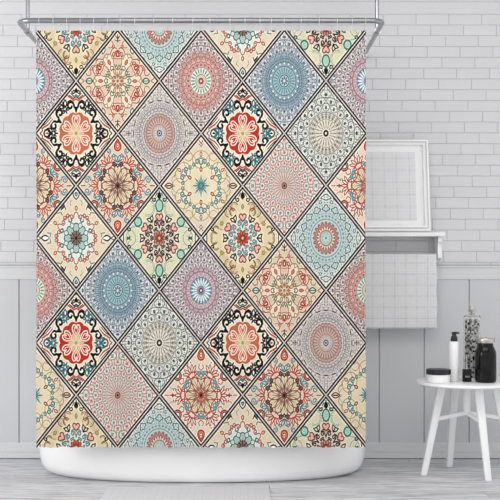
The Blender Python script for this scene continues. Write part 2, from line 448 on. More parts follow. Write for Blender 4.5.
def tile_lace(u, v, kind):
    if kind == 'lilac':
        p = Pen(u, v, (208, 200, 200)); lace(p, 24, (.50, .60, .71, .82, .93), (104, 94, 110), (220, 211, 212))
        p.band(.27, .45, (212, 184, 188), .9); p.petals(20, .40, .055, .05, (206, 164, 174), (140, 108, 130), 0, .014, .8)
        p.petals(20, .31, .03, .045, (226, 196, 198), (160, 120, 140), 9, .012, .7)
        p.disc(.25, (160, 194, 202)); p.petals(20, .17, .012, .07, (226, 238, 240), None, 0); p.ring(.25, .014, (112, 130, 160)); p.petals(20, .22, .018, .02, (96, 150, 178), None, 9)
        p.disc(.09, (150, 150, 190)); p.disc(.06, (196, 150, 170)); p.ring(.04, .02, (120, 60, 90)); p.disc(.015, (240, 230, 235))
    elif kind == 'blue':
        p = Pen(u, v, (196, 206, 210)); p.band(.26, .56, (140, 170, 184), .9, .2)
        lace(p, 20, (.60, .72, .85, .96), (84, 100, 122), (210, 216, 220))
        p.petals(20, .50, .06, .06, (150, 180, 196), (96, 128, 152), 0, .014, .7); p.petals(20, .39, .045, .05, (124, 162, 180), (96, 136, 158), 9, .014, .7)
        p.petals(20, .33, .02, .02, (206, 222, 226), None, 0)
        p.disc(.28, (158, 198, 204)); p.ring(.28, .018, (92, 140, 158)); p.petals(24, .21, .010, .05, (104, 152, 166), None); p.ring(.15, .012, (110, 150, 166))
        p.disc(.115, (170, 200, 208)); p.ring(.115, .016, (66, 88, 112)); p.petals(8, .06, .016, .03, (110, 130, 150), None); p.disc(.025, (206, 214, 220))
    elif kind == 'teal':
        p = Pen(u, v, (214, 222, 214)); p.band(.28, .66, (180, 208, 208), .85, .3)
        p.fold(16)
        for (c, s_) in ((.57, 1.0), (.78, .8)):
            w = math.pi * c / 16 * .85
            p.line([(0, c - .075 * s_), (w * .5, c - .035), (w, c - .02), (w * .62, c + .02), (0, c + .075 * s_)], (84, 108, 122), .017)
        p.fold(16, 11.25); p.line([(0, .66), (.03, .69), (0, .73)], (110, 136, 146), .015)
        p.petals(32, .42, .012, .03, (120, 170, 182), None); p.ring(.36, .02, (120, 172, 180), .7)
        p.band(.13, .30, (212, 170, 158), .9, .03); p.petals(20, .25, .028, .055, (206, 142, 132), (150, 96, 96), 0, .012, .8)
        p.petals(20, .19, .012, .03, (236, 216, 196), None, 9); p.ring(.14, .014, (170, 110, 104)); p.disc(.12, (168, 206, 200)); p.petals(8, .06, .012, .03, (214, 226, 214), None); p.disc(.02, (90, 150, 150))
    elif kind == 'rose':
        p = Pen(u, v, (214, 200, 192)); lace(p, 24, (.62, .73, .85, .96), (112, 92, 104), (218, 204, 202))
        p.band(.25, .56, (218, 168, 158), .9, .1); p.petals(20, .50, .06, .055, (214, 160, 152), (158, 100, 104), 0, .014, .8)
        p.petals(20, .40, .045, .05, (226, 184, 172), (190, 108, 100), 9, .014, .8); p.petals(20, .31, .02, .03, (200, 116, 104), None, 0)
        p.disc(.26, (218, 226, 208)); p.petals(20, .195, .014, .05, (112, 164, 150), None, 0, al=.9); p.ring(.26, .014, (180, 150, 130)); p.ring(.125, .014, (140, 150, 130))
        p.disc(.11, (222, 196, 180)); p.disc(.055, (206, 112, 98)); p.ring(.055, .014, (130, 60, 60)); p.disc(.018, (240, 220, 200))
    elif kind == 'pink':
        p = Pen(u, v, (222, 216, 206)); p.band(.1, .62, (228, 202, 194), .8, .25)
        for i, (r, c) in enumerate(((.88, (206, 160, 154)), (.76, (150, 152, 146)), (.64, (206, 148, 142)), (.53, (166, 150, 146)), (.43, (206, 146, 138)), (.33, (188, 160, 152)))):
            w = math.pi * r / 18
            p.petals(18, r, w * .8, .07, (232, 208, 200) if i % 2 == 0 else (218, 220, 210), c, 10 * (i % 2), .016, .8)
            p.petals(18, r, w * .22, .035, (194, 112, 106) if i % 2 == 0 else (136, 136, 134), None, 10 * (i % 2), al=.75)
        p.disc(.26, (220, 200, 190), .9, .05); p.petals(24, .17, .009, .10, (190, 140, 130), None, al=.8); p.disc(.06, (190, 130, 122)); p.ring(.06, .014, (120, 90, 86)); p.disc(.022, (100, 60, 60))
    elif kind == 'grey':
        p = Pen(u, v, (222, 222, 210)); p.band(.4, .75, (206, 211, 203), .8, .15)
        lace(p, 16, (.50, .62, .75, .88), (70, 84, 86), (222, 226, 218), 1.15)
        p.disc(.40, (222, 216, 200)); p.petals(24, .34, .022, .05, (228, 222, 206), (150, 146, 128), 0, .012, .8)
        p.petals(24, .33, .009, .028, (118, 112, 92), None); p.petals(20, .21, .009, .045, (128, 124, 106), None); p.ring(.27, .012, (176, 170, 150)); p.ring(.40, .014, (130, 136, 130))
        p.petals(16, .12, .008, .025, (150, 146, 130), None)
        p.disc(.065, (60, 58, 56)); p.disc(.026, (214, 206, 190))
    else:
        p = Pen(u, v, (216, 206, 198)); p.band(.4, .62, (200, 194, 192), .8, .1)
        for i, r in enumerate((.45, .52)): p.petals(32, r, .035, .035, (208, 200, 198), (134, 128, 134), 5.6 * i, .012, .7)
        p.petals(20, .62, .045, .012, (66, 66, 76), None, 0, p=3); p.petals(40, .66, .010, .02, (120, 116, 128), None, 4.5)
        for r in (.74, .84, .94): p.petals(28, r, .05, .035, (212, 208, 210), (156, 148, 160), 0, .011, .7)
        p.disc(.39, (212, 182, 170)); p.petals(28, .34, .028, .04, (206, 172, 160), (164, 122, 114), 0, .012, .8); p.petals(28, .25, .010, .05, (176, 128, 118), None)
        p.ring(.29, .012, (190, 150, 140)); p.ring(.17, .014, (180, 140, 134)); p.disc(.13, (190, 186, 188)); p.petals(14, .10, .01, .02, (220, 214, 214), None); p.ring(.05, .018, (84, 84, 92)); p.disc(.02, (70, 70, 80))
        q = p.quad(); q.line([(.68, 0), (.80, 0)], (90, 84, 96), .018); q.line([(.74, 0), (.74, .03)], (90, 84, 96), .018)
    n = {'lilac': 48, 'blue': 40, 'teal': 32, 'rose': 48, 'pink': 36, 'grey': 48, 'peach': 40}[kind]
    ph = p.t * n; s1 = np.sin(ph + p.r * 60) * np.sin(ph - p.r * 60)
    tone = {'lilac': (120, 104, 122), 'blue': (90, 112, 130), 'teal': (96, 128, 136), 'rose': (140, 96, 98), 'pink': (160, 116, 110), 'grey': (96, 104, 98), 'peach': (140, 116, 114)}[kind]
    m = np.clip((s1 - .42) / .3, 0, 1) * np.clip((p.r - .28) / .05, 0, 1); p.mix(m, tone, None, .42)
    s2 = np.clip((-s1 - .55) / .3, 0, 1) * np.clip((p.r - .28) / .05, 0, 1); p.mix(s2, (236, 230, 226), None, .4)
    return p.c

RED = ((206, 66, 46), (252, 206, 190), (50, 136, 146), BLK, (206, 88, 66))
ORG = ((212, 128, 90), (252, 212, 194), BLK, (60, 140, 142), (196, 96, 76))
TILES = {
 'Fr': lambda u, v: tile_flower(u, v, *RED), 'Fo': lambda u, v: tile_flower(u, v, *ORG),
 'Hb': lambda u, v: tile_hearts(u, v, (232, 216, 178), (84, 160, 172), (216, 108, 84), False),
 'Hg': lambda u, v: tile_hearts(u, v, (230, 222, 190), (52, 50, 58), (198, 146, 128), True),
 'S1': lambda u, v: tile_scroll(u, v, 1), 'S2': lambda u, v: tile_scroll(u, v, 2),
 'P1': lambda u, v: tile_palm(u, v, 1), 'P2': lambda u, v: tile_palm(u, v, 2), 'R': tile_filigree,
 'Ll': lambda u, v: tile_lace(u, v, 'lilac'), 'Lb': lambda u, v: tile_lace(u, v, 'blue'), 'Lt': lambda u, v: tile_lace(u, v, 'teal'),
 'Lr': lambda u, v: tile_lace(u, v, 'rose'), 'Lp': lambda u, v: tile_lace(u, v, 'pink'), 'Lg': lambda u, v: tile_lace(u, v, 'grey'),
 'Lo': lambda u, v: tile_lace(u, v, 'peach')}
# printed layout, column by column (columns 41.7 apart, rows 104.8 apart)
COLS = [['Ll', 'P1', 'Lr', 'S2'], ['Hb', 'Fo', 'S1', 'Fr', 'Hb'], ['R', 'P1', 'Lb', 'Lp'], ['Lt', 'Lo', 'Hg', 'Lg', 'Lt'],
        ['Lr', 'S2', 'Ll', 'P2'], ['S1', 'Fr', 'Hb', 'Fo', 'S1'], ['Lb', 'Lp', 'R', 'P1'], ['Hg', 'Lg', 'Lt', 'Lo', 'Hg'], ['Ll', 'P2', 'Lr', 'S2']]

def paint_curtain(px, py):
    """px, py: print coordinates on the cloth (same unit both ways) -> 8-bit style sRGB colours"""
    col = np.zeros((len(px), 3)); HW, HH = 41.65, 52.4
    done = np.zeros(len(px), bool)
    for ci, names in enumerate(COLS):
        cx = 34.4 + HW * ci
        for ri, nm in enumerate(names):
            cy = (81.0 if ci % 2 == 0 else 28.6) + 104.75 * ri
            u = (px - cx) / HW; v = (cy - py) / HH
            idx = np.nonzero((np.abs(u) + np.abs(v) <= 1.0005) & ~done)[0]
            if not len(idx): continue
            done[idx] = True
            c = TILES[nm](u[idx], v[idx])
            d = (1 - np.abs(u[idx]) - np.abs(v[idx])) / .03066
            blk = np.clip((2.3 - d) / .4, 0, 1) * np.clip((d - .38) / .3, 0, 1)
            rim = np.clip((3.0 - d) / .5, 0, 1)
            c += (c * 0 + np.array((214, 206, 198)) - c) * (rim * .4)[:, None]
            c += (np.array((188, 180, 173)) - c) * np.clip((.75 - d) / .4, 0, 1)[:, None]
            c += (np.array((20, 18, 20)) - c) * blk[:, None]
            col[idx] = c
    col[~done] = (196, 180, 168)
    g = col.mean(1, keepdims=True)
    sat = (col.max(1, keepdims=True) - col.min(1, keepdims=True)) / 255
    out = np.clip(g + (col - g) * np.clip(.58 + .65 * sat, 0, .92), 0, 255) / 255
    return 255 * out ** 1.32 * np.array((.965, .958, .948))
# ---------------------------------------------------------------- materials
M_tile = mat('glazed_wall_tile', (223, 223, 225), .3, bump=(9, .10), noise=(2.5, .015))
def add_island_tint(m, amt):
    nt = m.node_tree; b = nt.nodes['Principled BSDF']; src = b.inputs['Base Color'].links[0].from_socket
    g = nt.nodes.new('ShaderNodeNewGeometry'); mr = nt.nodes.new('ShaderNodeMapRange'); mr.inputs[3].default_value = 1 - amt; mr.inputs[4].default_value = 1
    nt.links.new(g.outputs['Random Per Island'], mr.inputs[0])
    mx = nt.nodes.new('ShaderNodeMix'); mx.data_type = 'RGBA'; mx.blend_type = 'MULTIPLY'; mx.inputs[0].default_value = 1
    nt.links.new(src, mx.inputs[6]); nt.links.new(mr.outputs[0], mx.inputs[7]); nt.links.new(mx.outputs[2], b.inputs['Base Color'])
add_island_tint(M_tile, .03)
M_grout = mat('tile_grout', (212, 213, 214), .9, bump=(60, .3))
M_panel = mat('painted_wall_panel', (210, 211, 213), .45, noise=(3, .02), bump=(14, .06))
M_trim = mat('painted_trim', (220, 221, 222), .4, noise=(5, .015))
M_plain = mat('plain_wall_paint', (230, 230, 230), .7, noise=(3, .02))
M_chrome = mat('brushed_chrome', (160, 161, 165), .16, 1.0, noise=(3, .02))
M_enamel = mat('white_tub_enamel', (252, 252, 252), .22, coat=.4, noise=(2, .008))
M_clear = mat('clear_hook_plastic', (236, 238, 240), .25, noise=(20, .02))
M_white = mat('white_lacquer', (250, 250, 250), .25, coat=.3, noise=(6, .015))
M_whitewood = mat('white_painted_wood', (248, 248, 248), .45, noise=(8, .03))
M_black = mat('black_plastic', (34, 34, 36), .35, noise=(20, .1))
M_cream = mat('white_plastic_bottle', (250, 250, 250), .35, noise=(10, .01))
M_lid = mat('brushed_steel_lid', (196, 192, 184), .28, 1.0, noise=(60, .12))
M_dark = mat('dark_glass_jar', (16, 16, 18), .10, noise=(6, .1), spec=.3)
M_glass = mat('clear_glass', (255, 255, 255), .03, trans=1.0, ior=1.28)
M_pebble = mat('speckled_pebbles', (225, 224, 222), .6, noise=(40, .1))
add_island_tint(M_pebble, .93)
for n in list(M_pebble.node_tree.nodes):       # mostly white stones, about a third black
    if n.type == 'MAP_RANGE' and n.inputs[0].links and n.inputs[0].links[0].from_socket.name == 'Random Per Island':
        n.inputs[1].default_value = .34; n.inputs[2].default_value = .42; n.inputs[3].default_value = .04; n.inputs[4].default_value = 1.0
M_towel = weave('checked_white_towel', (236, 236, 237), (200, 201, 204), .058, .65)
M_print = weave('checked_cream_sheet', (240, 240, 241), (206, 207, 210), .066, .55)

# ---------------------------------------------------------------- room shell
def px_poly(bm, *a): pass
XL, XR = -2.6, 2.6
ZR = Z(265.5, WALL)              # foot of the tiling
ZT = Z(14.2, WALL)               # top tile line
CEIL = 2.72
bm = bmesh.new(); box(bm, XL, XR, WALL + .004, WALL + .15, ZR - .02, CEIL)
wall = struct(mk('wall_back', bm, M_grout), 'white brick-pattern tiled back wall', 'wall')
bm = bmesh.new()
TH = 10.79 * WALL / F; TW = 32.9 * WALL / F; G = .0022
ztop = ZT
row = 0
while True:
    z1 = ztop - row * TH; z0 = z1 - TH
    if z0 < ZR - .02: z0 = ZR
    if z1 - ZR < .012: break
    # joint positions follow the photo: 54 % shift to the left every row
    x = X(416.0, WALL) - row * .553 * TW
    x -= math.ceil((x - XL) / TW) * TW
    while x < XR:
        a, b = max(x, XL), min(x + TW, XR)
        if b - a > .02: box(bm, a + G / 2, b - G / 2, WALL, WALL + .006, z0 + G / 2, z1 - G / 2, .0013, 1)
        x += TW
    row += 1
z = ZT                            # long smooth courses under the ceiling
while z < CEIL - .02:
    box(bm, XL, XR, WALL, WALL + .006, z + G / 2, min(z + TH * 1.15, CEIL) - G / 2, .0013, 1); z += TH * 1.15
t = mk('wall_tiles', bm, M_tile, wall)

# panelled lower wall
Z1 = Z(279.5, WALL); Z0 = Z(442.5, WALL)
bm = bmesh.new(); box(bm, XL, XR, WALL + .004, WALL + .15, 0, ZR - .02); 
pitch = 44.95; gx = [X(379 + pitch * k, WALL) for k in range(-14, 9)]
gx = [g for g in gx if XL < g < XR]; edges = [XL] + gx + [XR]
for a, b in zip(edges[:-1], edges[1:]): box(bm, a + .0030, b - .0030, WALL - .006, WALL + .008, Z0 - .004, Z1 + .004, .003, 2)
struct(mk('wall_back_lower', bm, M_panel), 'white panelled lower back wall with vertical grooves', 'wall')
bm = bmesh.new(); box(bm, XL, XR, WALL - .012, WALL + .01, Z1, ZR, .003, 2); box(bm, XL, XR, WALL - .018, WALL + .01, ZR - .012, ZR, .003, 2)
struct(mk('trim_1', bm, M_trim), 'white flat rail between tiles and panels', 'trim')
bm = bmesh.new(); box(bm, XL, XR, WALL - .010, WALL + .01, Z(452, WALL), Z0, .003, 2); box(bm, XL, XR, WALL - .016, WALL + .01, .003, Z(452, WALL) , .003, 2)
struct(mk('baseboard_back', bm, M_trim), 'white baseboard along the back wall', 'baseboard')
bm = bmesh.new(); box(bm, XL - .1, XR + .1, 1.2, WALL + .15, CEIL, CEIL + .1)
struct(mk('ceiling', bm, M_plain), 'plain white ceiling', 'ceiling')

# floor: long pale planks running left to right
def floor_material():
    m = mat('pale_wood_planks', (214, 214, 218), .5); nt = m.node_tree; b = nt.nodes['Principled BSDF']
    tc = nt.nodes.new('ShaderNodeTexCoord'); g = nt.nodes.new('ShaderNodeNewGeometry')
    mp = nt.nodes.new('ShaderNodeMapping'); mp.inputs['Scale'].default_value = (3.4, 34, 1); nt.links.new(tc.outputs['Object'], mp.inputs[0])
    cb = nt.nodes.new('ShaderNodeCombineXYZ'); mu = nt.nodes.new('ShaderNodeMath'); mu.operation = 'MULTIPLY'; mu.inputs[1].default_value = 40
    nt.links.new(g.outputs['Random Per Island'], mu.inputs[0]); nt.links.new(mu.outputs[0], cb.inputs[0]); nt.links.new(mu.outputs[0], cb.inputs[2])
    ad = nt.nodes.new('ShaderNodeVectorMath'); nt.links.new(mp.outputs[0], ad.inputs[0]); nt.links.new(cb.outputs[0], ad.inputs[1])
    n1 = nt.nodes.new('ShaderNodeTexNoise'); n1.inputs['Scale'].default_value = 1.6; n1.inputs['Detail'].default_value = 8; n1.inputs['Roughness'].default_value = .65; n1.inputs['Distortion'].default_value = .6
    nt.links.new(ad.outputs[0], n1.inputs['Vector'])
    cr = nt.nodes.new('ShaderNodeValToRGB'); e = cr.color_ramp.elements
    e[0].position = .30; e[0].color = tuple(srgb((140, 140, 144))) + (1,); e[1].position = .66; e[1].color = tuple(srgb((230, 230, 232))) + (1,)
    k = e.new(.47); k.color = tuple(srgb((197, 197, 200))) + (1,)
    nt.links.new(n1.outputs['Fac'], cr.inputs[0])
    mr = nt.nodes.new('ShaderNodeMapRange'); mr.inputs[3].default_value = .90; mr.inputs[4].default_value = 1.04; nt.links.new(g.outputs['Random Per Island'], mr.inputs[0])
    mx = nt.nodes.new('ShaderNodeMix'); mx.data_type = 'RGBA'; mx.blend_type = 'MULTIPLY'; mx.inputs[0].default_value = 1
    nt.links.new(cr.outputs[0], mx.inputs[6]); nt.links.new(mr.outputs[0], mx.inputs[7]); nt.links.new(mx.outputs[2], b.inputs['Base Color'])
    bp = nt.nodes.new('ShaderNodeBump'); bp.inputs['Strength'].default_value = .25; bp.inputs['Distance'].default_value = .001
    nt.links.new(n1.outputs['Fac'], bp.inputs['Height']); nt.links.new(bp.outputs[0], b.inputs['Normal'])
    return m
M_floor = floor_material()
rng = random.Random(5)
bm = bmesh.new(); PW = .146; y = WALL + .02; k = 0
while y > 1.3:
    x = XL - rng.uniform(0, 1.5)
    if k == 5: x = X(270, 4.92) - 2.4
    while x < XR:
        L = rng.uniform(1.6, 2.4) if k != 5 else 2.4
        a, b = max(x, XL), min(x + L, XR)
        if b > a: box(bm, a + .0008, b - .0008, y - PW + .0008, y - .0008, -.012, 0, .0008, 1)
        x += L
    y -= PW; k += 1
fl = struct(mk('floor', bm, M_floor), 'pale grey wood plank floor', 'floor')
bm = bmesh.new(); box(bm, XL, XR, 1.2, WALL + .15, -.1, -.011); mk('subfloor', bm, M_grout, fl)

# bath mat lying in front of the tub
M_mat = weave('checked_bath_mat', (214, 214, 217), (190, 192, 196), .034, .5)
mx0, mx1, my1, my0 = X(108, 4.963), X(269, 4.963), 4.963, 4.40
bm = bmesh.new(); box(bm, -(mx1 - mx0) / 2, (mx1 - mx0) / 2, -(my1 - my0) / 2, (my1 - my0) / 2, 0, .006, .0025, 3)
mt_ = mk('bath_mat', bm, None, None, auto=50, loc=((mx0 + mx1) / 2, (my0 + my1) / 2, .0004))
mt_.data.materials.append(M_mat)
nt = M_mat.node_tree
for n in nt.nodes:
    if n.type == 'MATH' and n.operation == 'DIVIDE':
        l = n.inputs[0].links[0]
        if l.from_socket.name == 'Z': nt.links.new(l.from_node.outputs[1], n.inputs[0])
tag(mt_, 'pale checked bath mat on the floor in front of the tub', 'bath mat')

# ---------------------------------------------------------------- bathtub
tub = thing('bathtub', 'white oval freestanding bathtub half hidden behind the patterned shower curtain', 'bathtub', (-.189, 5.385, 0))
A, B, H = .835, .345, .56
bm = bmesh.new()
prof = [(0, .0, 0)]
def ell(sa, sb, z): return (sa, sb, z)
rings = [ell(.02, .01, .001), ell(.45, .10, .001), ell(.70, .25, .0006), ell(.735, .292, .0008), ell(.752, .308, .003), ell(.772, .3195, .012), ell(.791, .326, .028), ell(.805, .330, .054), ell(.815, .333, .10),
         ell(.820, .337, .2), ell(.819, .340, .32), ell(.815, .342, .44), ell(.812, .343, .52), ell(.818, .344, .535), ell(.822, .350, .548), ell(.820, .348, .560), ell(.812, .342, .566),
         ell(.800, .315, .564), ell(.788, .300, .552), ell(.772, .285, .50), ell(.74, .262, .36), ell(.68, .235, .20), ell(.60, .19, .12), ell(.4, .12, .09), ell(.02, .01, .085)]
n = 96; P = 2.25; vr = []
for a, b, z in rings:
    r = []
    for i in range(n):
        t = math.tau * i / n; c, s_ = math.cos(t), math.sin(t)
        p = P if z > .02 else 2.15
        r.append(bm.verts.new((a * math.copysign(abs(c) ** (2 / p), c), b * math.copysign(abs(s_) ** (2 / p), s_), z)))
    vr.append(r)
for a, b in zip(vr[:-1], vr[1:]):
    for i in range(n): bm.faces.new((a[i], a[(i + 1) % n], b[(i + 1) % n], b[i]))
bm.faces.new(vr[0][::-1]); bm.faces.new(vr[-1])
o = mk('tub_shell', bm, M_enamel, tub, True)
bm = bmesh.new(); lathe(bm, [(0, .088), (.026, .088), (.028, .092), (.018, .095), (0, .095)], 24); mk('drain', bm, M_chrome, tub, auto=40)

# ---------------------------------------------------------------- curtain rail with ceiling rods
zr = Z(20.6, CURT); xl = X(17.5, CURT); xr = X(383.5, CURT); R = .0125
rod = thing('curtain_rail', 'U-shaped chrome shower curtain rail hung from the ceiling by two rods', 'curtain rail', ((xl + xr) / 2, CURT, zr))
ox, oy, oz = rod.location
def corner(cx, cy, a0, a1, r, n=10): return [(cx + r * math.cos(math.radians(a0 + (a1 - a0) * i / n)), cy + r * math.sin(math.radians(a0 + (a1 - a0) * i / n)), zr) for i in range(n + 1)]
cr_ = .06
pts = [(xl, WALL - .012, zr), (xl, CURT + .3, zr)] + corner(xl + cr_, CURT + cr_, 180, 270, cr_) + corner(xr - cr_, CURT + cr_, 270, 360, cr_) + [(xr, CURT + .3, zr), (xr, WALL - .012, zr)]
bm = bmesh.new(); tube(bm, [(p[0] - ox, p[1] - oy, p[2] - oz) for p in pts], R, 20); mk('rail_tube', bm, M_chrome, rod, auto=50)
for sx, pxx in ((xl, 30.0), (xr, 374.8)):
    yy = CURT + .24
    bm = bmesh.new(); tube(bm, [(sx - ox, yy - oy, .0), (sx - ox, yy - oy, CEIL - zr)], .0093, 16); s_ = mk('ceiling_rod', bm, M_chrome, rod, auto=50)
    bm = bmesh.new(); lathe(bm, [(0, CEIL - zr - .012), (.026, CEIL - zr - .012), (.03, CEIL - zr - .006), (.03, CEIL - zr), (0, CEIL - zr)], 24, sx - ox, yy - oy); mk('ceiling_plate', bm, M_chrome, s_, auto=40)
    bm = bmesh.new(); tube(bm, [(sx - ox, yy - .03 - oy, 0), (sx - ox, yy + .03 - oy, 0)], R + .003, 20); mk('clamp_sleeve', bm, M_chrome, rod, auto=50)
    bm = bmesh.new(); tube(bm, [(sx - ox, WALL - .012 - oy, 0), (sx - ox, WALL - .002 - oy, 0)], .0155, 24); mk('wall_flange', bm, M_chrome, rod, auto=50)

# ---------------------------------------------------------------- curtain
def curtain_depth(x, zrel):      # x metres along the cloth, zrel 0 top .. 1 foot
    k = .35 + .65 * zrel
    return k * (.0040 * np.sin(x * 23.0 + .6) + .0030 * np.sin(x * 41.0 + 1.9 + zrel) + .0016 * np.sin(x * 9.0)) + .0025 * np.exp(-zrel * 14) * np.cos(x * 103)
sc = F / CURT
x0p, x1p, y0p, y1p = 36.4, 365.8, 30.6, 447.2
NX, NY = 960, 1212
gx_ = np.linspace(x0p, x1p, NX); gy_ = np.linspace(0, 1, NY)
GX, GT = np.meshgrid(gx_, gy_)
hook_px = [39.5, 53.5, 67, 80.6, 94, 108, 120.5, 135, 154, 173, 193, 210, 230, 245, 260, 271.5, 284, 301, 319, 337, 352, 365.5]
top = y0p + .55 * np.abs(np.sin((GX - 39.5) / 13.62 * np.pi)) ** .8 - .35
bot = y1p + .35 * np.sin(GX * .9) + .3 * np.sin(GX * .37 + 1)
GY = top + (bot - top) * GT
side = (.5 * np.sin(GT * 9.0) + .4 * np.sin(GT * 23 + 1)) * ((GX - x0p) / (x1p - x0p) - .5) * 2
GXs = GX + side * .5
verts = np.empty((NX * NY, 3), np.float32)
verts[:, 0] = ((GXs - 240) / sc).ravel(); verts[:, 1] = curtain_depth((GX.ravel() - 240) / sc, GT.ravel()) + CURT; verts[:, 2] = (CAMH + (272 - GY) / sc).ravel()
cx_, cz_ = (x0p + x1p) / 2, y0p
org = np.array([(cx_ - 240) / sc, CURT, CAMH + (272 - cz_) / sc], np.float32); verts -= org
ids = np.arange(NX * NY).reshape(NY, NX)
quads = np.stack([ids[1:, :-1], ids[1:, 1:], ids[:-1, 1:], ids[:-1, :-1]], -1).reshape(-1, 4).astype(np.int32)
me = bpy.data.meshes.new('shower_curtain')
me.vertices.add(len(verts)); me.vertices.foreach_set('co', verts.ravel())
me.loops.add(quads.size); me.loops.foreach_set('vertex_index', quads.ravel())
me.polygons.add(len(quads)); me.polygons.foreach_set('loop_start', np.arange(0, quads.size, 4, dtype=np.int32))
me.update(calc_edges=True)
me.polygons.foreach_set('use_smooth', np.ones(len(quads), bool))
rgb = paint_curtain(GXs.ravel(), GY.ravel())
def soft(a):                     # small blur used to crisp up the printed outlines
    for ax in (0, 1): a = (np.roll(a, 2, ax) + np.roll(a, 1, ax) * 1.5 + a * 2 + np.roll(a, -1, ax) * 1.5 + np.roll(a, -2, ax)) / 7
    return a
r3 = rgb.reshape(NY, NX, 3); r3 = r3 + .9 * (r3 - soft(soft(r3))); rgb = r3.reshape(-1, 3)
nrg = np.random.default_rng(3)
rgb += nrg.normal(0, 9.0, (len(rgb), 1)) + nrg.normal(0, 2.5, rgb.shape)      # printed grain of the cloth
ca = me.color_attributes.new('print', 'FLOAT_COLOR', 'POINT')
lin = np.ones((len(rgb), 4), np.float32); lin[:, :3] = srgb(np.clip(rgb, 0, 255)); ca.data.foreach_set('color', lin.ravel())
M_cloth = mat('printed_mandala_polyester', (255, 255, 255), .8, spec=.2); nt = M_cloth.node_tree
at = nt.nodes.new('ShaderNodeAttribute'); at.attribute_name = 'print'; b_ = nt.nodes['Principled BSDF']; nt.links.new(at.outputs['Color'], b_.inputs['Base Color'])
wv = nt.nodes.new('ShaderNodeTexNoise'); wv.inputs['Scale'].default_value = 400; tc_ = nt.nodes.new('ShaderNodeTexCoord'); nt.links.new(tc_.outputs['Object'], wv.inputs['Vector'])
bp_ = nt.nodes.new('ShaderNodeBump'); bp_.inputs['Strength'].default_value = .15; bp_.inputs['Distance'].default_value = .0005
nt.links.new(wv.outputs['Fac'], bp_.inputs['Height']); nt.links.new(bp_.outputs[0], b_.inputs['Normal'])
cur = link('shower_curtain', me, M_cloth, None, False, org)
tag(cur, 'shower curtain printed with colourful mandalas in black-edged diamonds hanging in front of tub', 'shower curtain')

# hooks: a ring over the rail and a short tail to the cloth
def hook_mesh():
    bm = bmesh.new()
    rr = .0165
    tube(bm, [(0, rr * math.sin(math.tau * i / 24), rr * math.cos(math.tau * i / 24)) for i in range(24)], .0009, 8, closed=True)
    me = bpy.data.meshes.new('curtain_ring'); bm.to_mesh(me); bm.free()
    for p in me.polygons: p.use_smooth = True
    me.materials.append(M_clear)
    bm = bmesh.new(); tube(bm, [(0, -.003, -.0165), (0, -.003, -.030), (0, -.006, -.036), (0, -.006, -.042), (0, .0, -.047)], .0010, 8)
    m2 = bpy.data.meshes.new('hook_tail'); bm.to_mesh(m2); bm.free()
    for p in m2.polygons: p.use_smooth = True
    m2.materials.append(M_clear)
    return me, m2
hm, ht = hook_mesh()
for i, hx in enumerate(hook_px):
    o = bpy.data.objects.new('curtain_ring', hm); COL.objects.link(o); o.location = (X(hx, CURT), CURT, zr - .0035)
    t_ = bpy.data.objects.new('hook_tail', ht); COL.objects.link(t_); t_.parent = o
    if i == 0: lab = 'clear curtain ring on the chrome rail, at the far left end of the row'
    elif i == len(hook_px) - 1: lab = 'clear curtain ring on the chrome rail, at the far right end of the row'
    else: lab = 'clear thin ring on the rail, one of the identical rings between the two end rings'
    tag(o, lab, 'curtain ring', 'identical rings along the curtain rail' if 0 < i < len(hook_px) - 1 else None)

# ---------------------------------------------------------------- shelf with rail
SY1 = WALL - .001; SY0 = 5.615     # depth range
xs1 = X(445.5, SY0); xs0 = X(196, SY0)
zt = Z(232.2, SY0)
shelf = thing('wall_shelf', 'white wall shelf with side bracket and towel bar, carrying the picture frame', 'shelf', ((xs0 + xs1) / 2, SY1, zt))
lx, ly, lz = shelf.location
bm = bmesh.new(); box(bm, xs0 - lx, xs1 - lx, SY0 - ly, 0, -.022, 0, .004, 3); mk('shelf_board', bm, M_white, shelf, auto=40)
for bx in (X(441, SY0), xs0 + .03):
    bm = bmesh.new(); w = .011
    prof2 = [(0, -.022), (-.105, -.022), (-.112, -.030), (-.112, -.048), (-.104, -.056), (-.098, -.066), (-.098, -.098), (-.103, -.104), (-.103, -.134), (-.090, -.142), (-.040, -.142), (-.02, -.16), (0, -.165)]
    f1 = [bm.verts.new((bx - lx - w, p[0], p[1])) for p in prof2]; f2 = [bm.verts.new((bx - lx + w, p[0], p[1])) for p in prof2]
    bm.faces.new(f1); bm.faces.new(f2[::-1])
    for i in range(len(prof2)): j = (i + 1) % len(prof2); bm.faces.new((f1[i], f2[i], f2[j], f1[j]))
    bmesh.ops.bevel(bm, geom=bm.edges[:], offset=.002, segments=2, affect='EDGES')
    mk('bracket', bm, M_white, shelf, auto=40)
by = SY0 + .045; bz = Z(256.5, by)
bm = bmesh.new(); tube(bm, [(xs0 + .03 - lx, by - ly, bz - lz), (X(440.5, by) - lx, by - ly, bz - lz)], .0065, 16); mk('towel_bar', bm, M_chrome, shelf, auto=50)

# towel folded over the bar
tx0, tx1 = X(285, by), X(436.6, by - .01)
def towel_path():
    r = .0095; p = []
    zb = Z(328.5, by - .014)
    for i in range(30): p.append((by - .012 - .002 * math.sin(i * .35), zb + (bz - zb) * i / 29))
    for i in range(1, 12): a = math.pi * i / 12; p.append((by - .012 * math.cos(a), bz + .0115 * math.sin(a)))
    for i in range(20): p.append((by + .012, bz - (bz - zb) * .8 * i / 19))
    return p
bm = bmesh.new(); path = towel_path(); nx = 60; grid = []
for i in range(nx + 1):
    x = tx0 + (tx1 - tx0) * i / nx
    r = []
    for j, (yy, zz) in enumerate(path):
        d = max(0, (bz - zz)) / .4
        s_ = -1 if j < 30 else 1
        r.append(bm.verts.new((x + .002 * math.sin(zz * 40) * (i == nx) , yy + s_ * 0 + (-.003 * d * (1 + math.sin(x * 38))), zz + (.0008 * math.sin(x * 60) if j == 0 else 0))))
    grid.append(r)
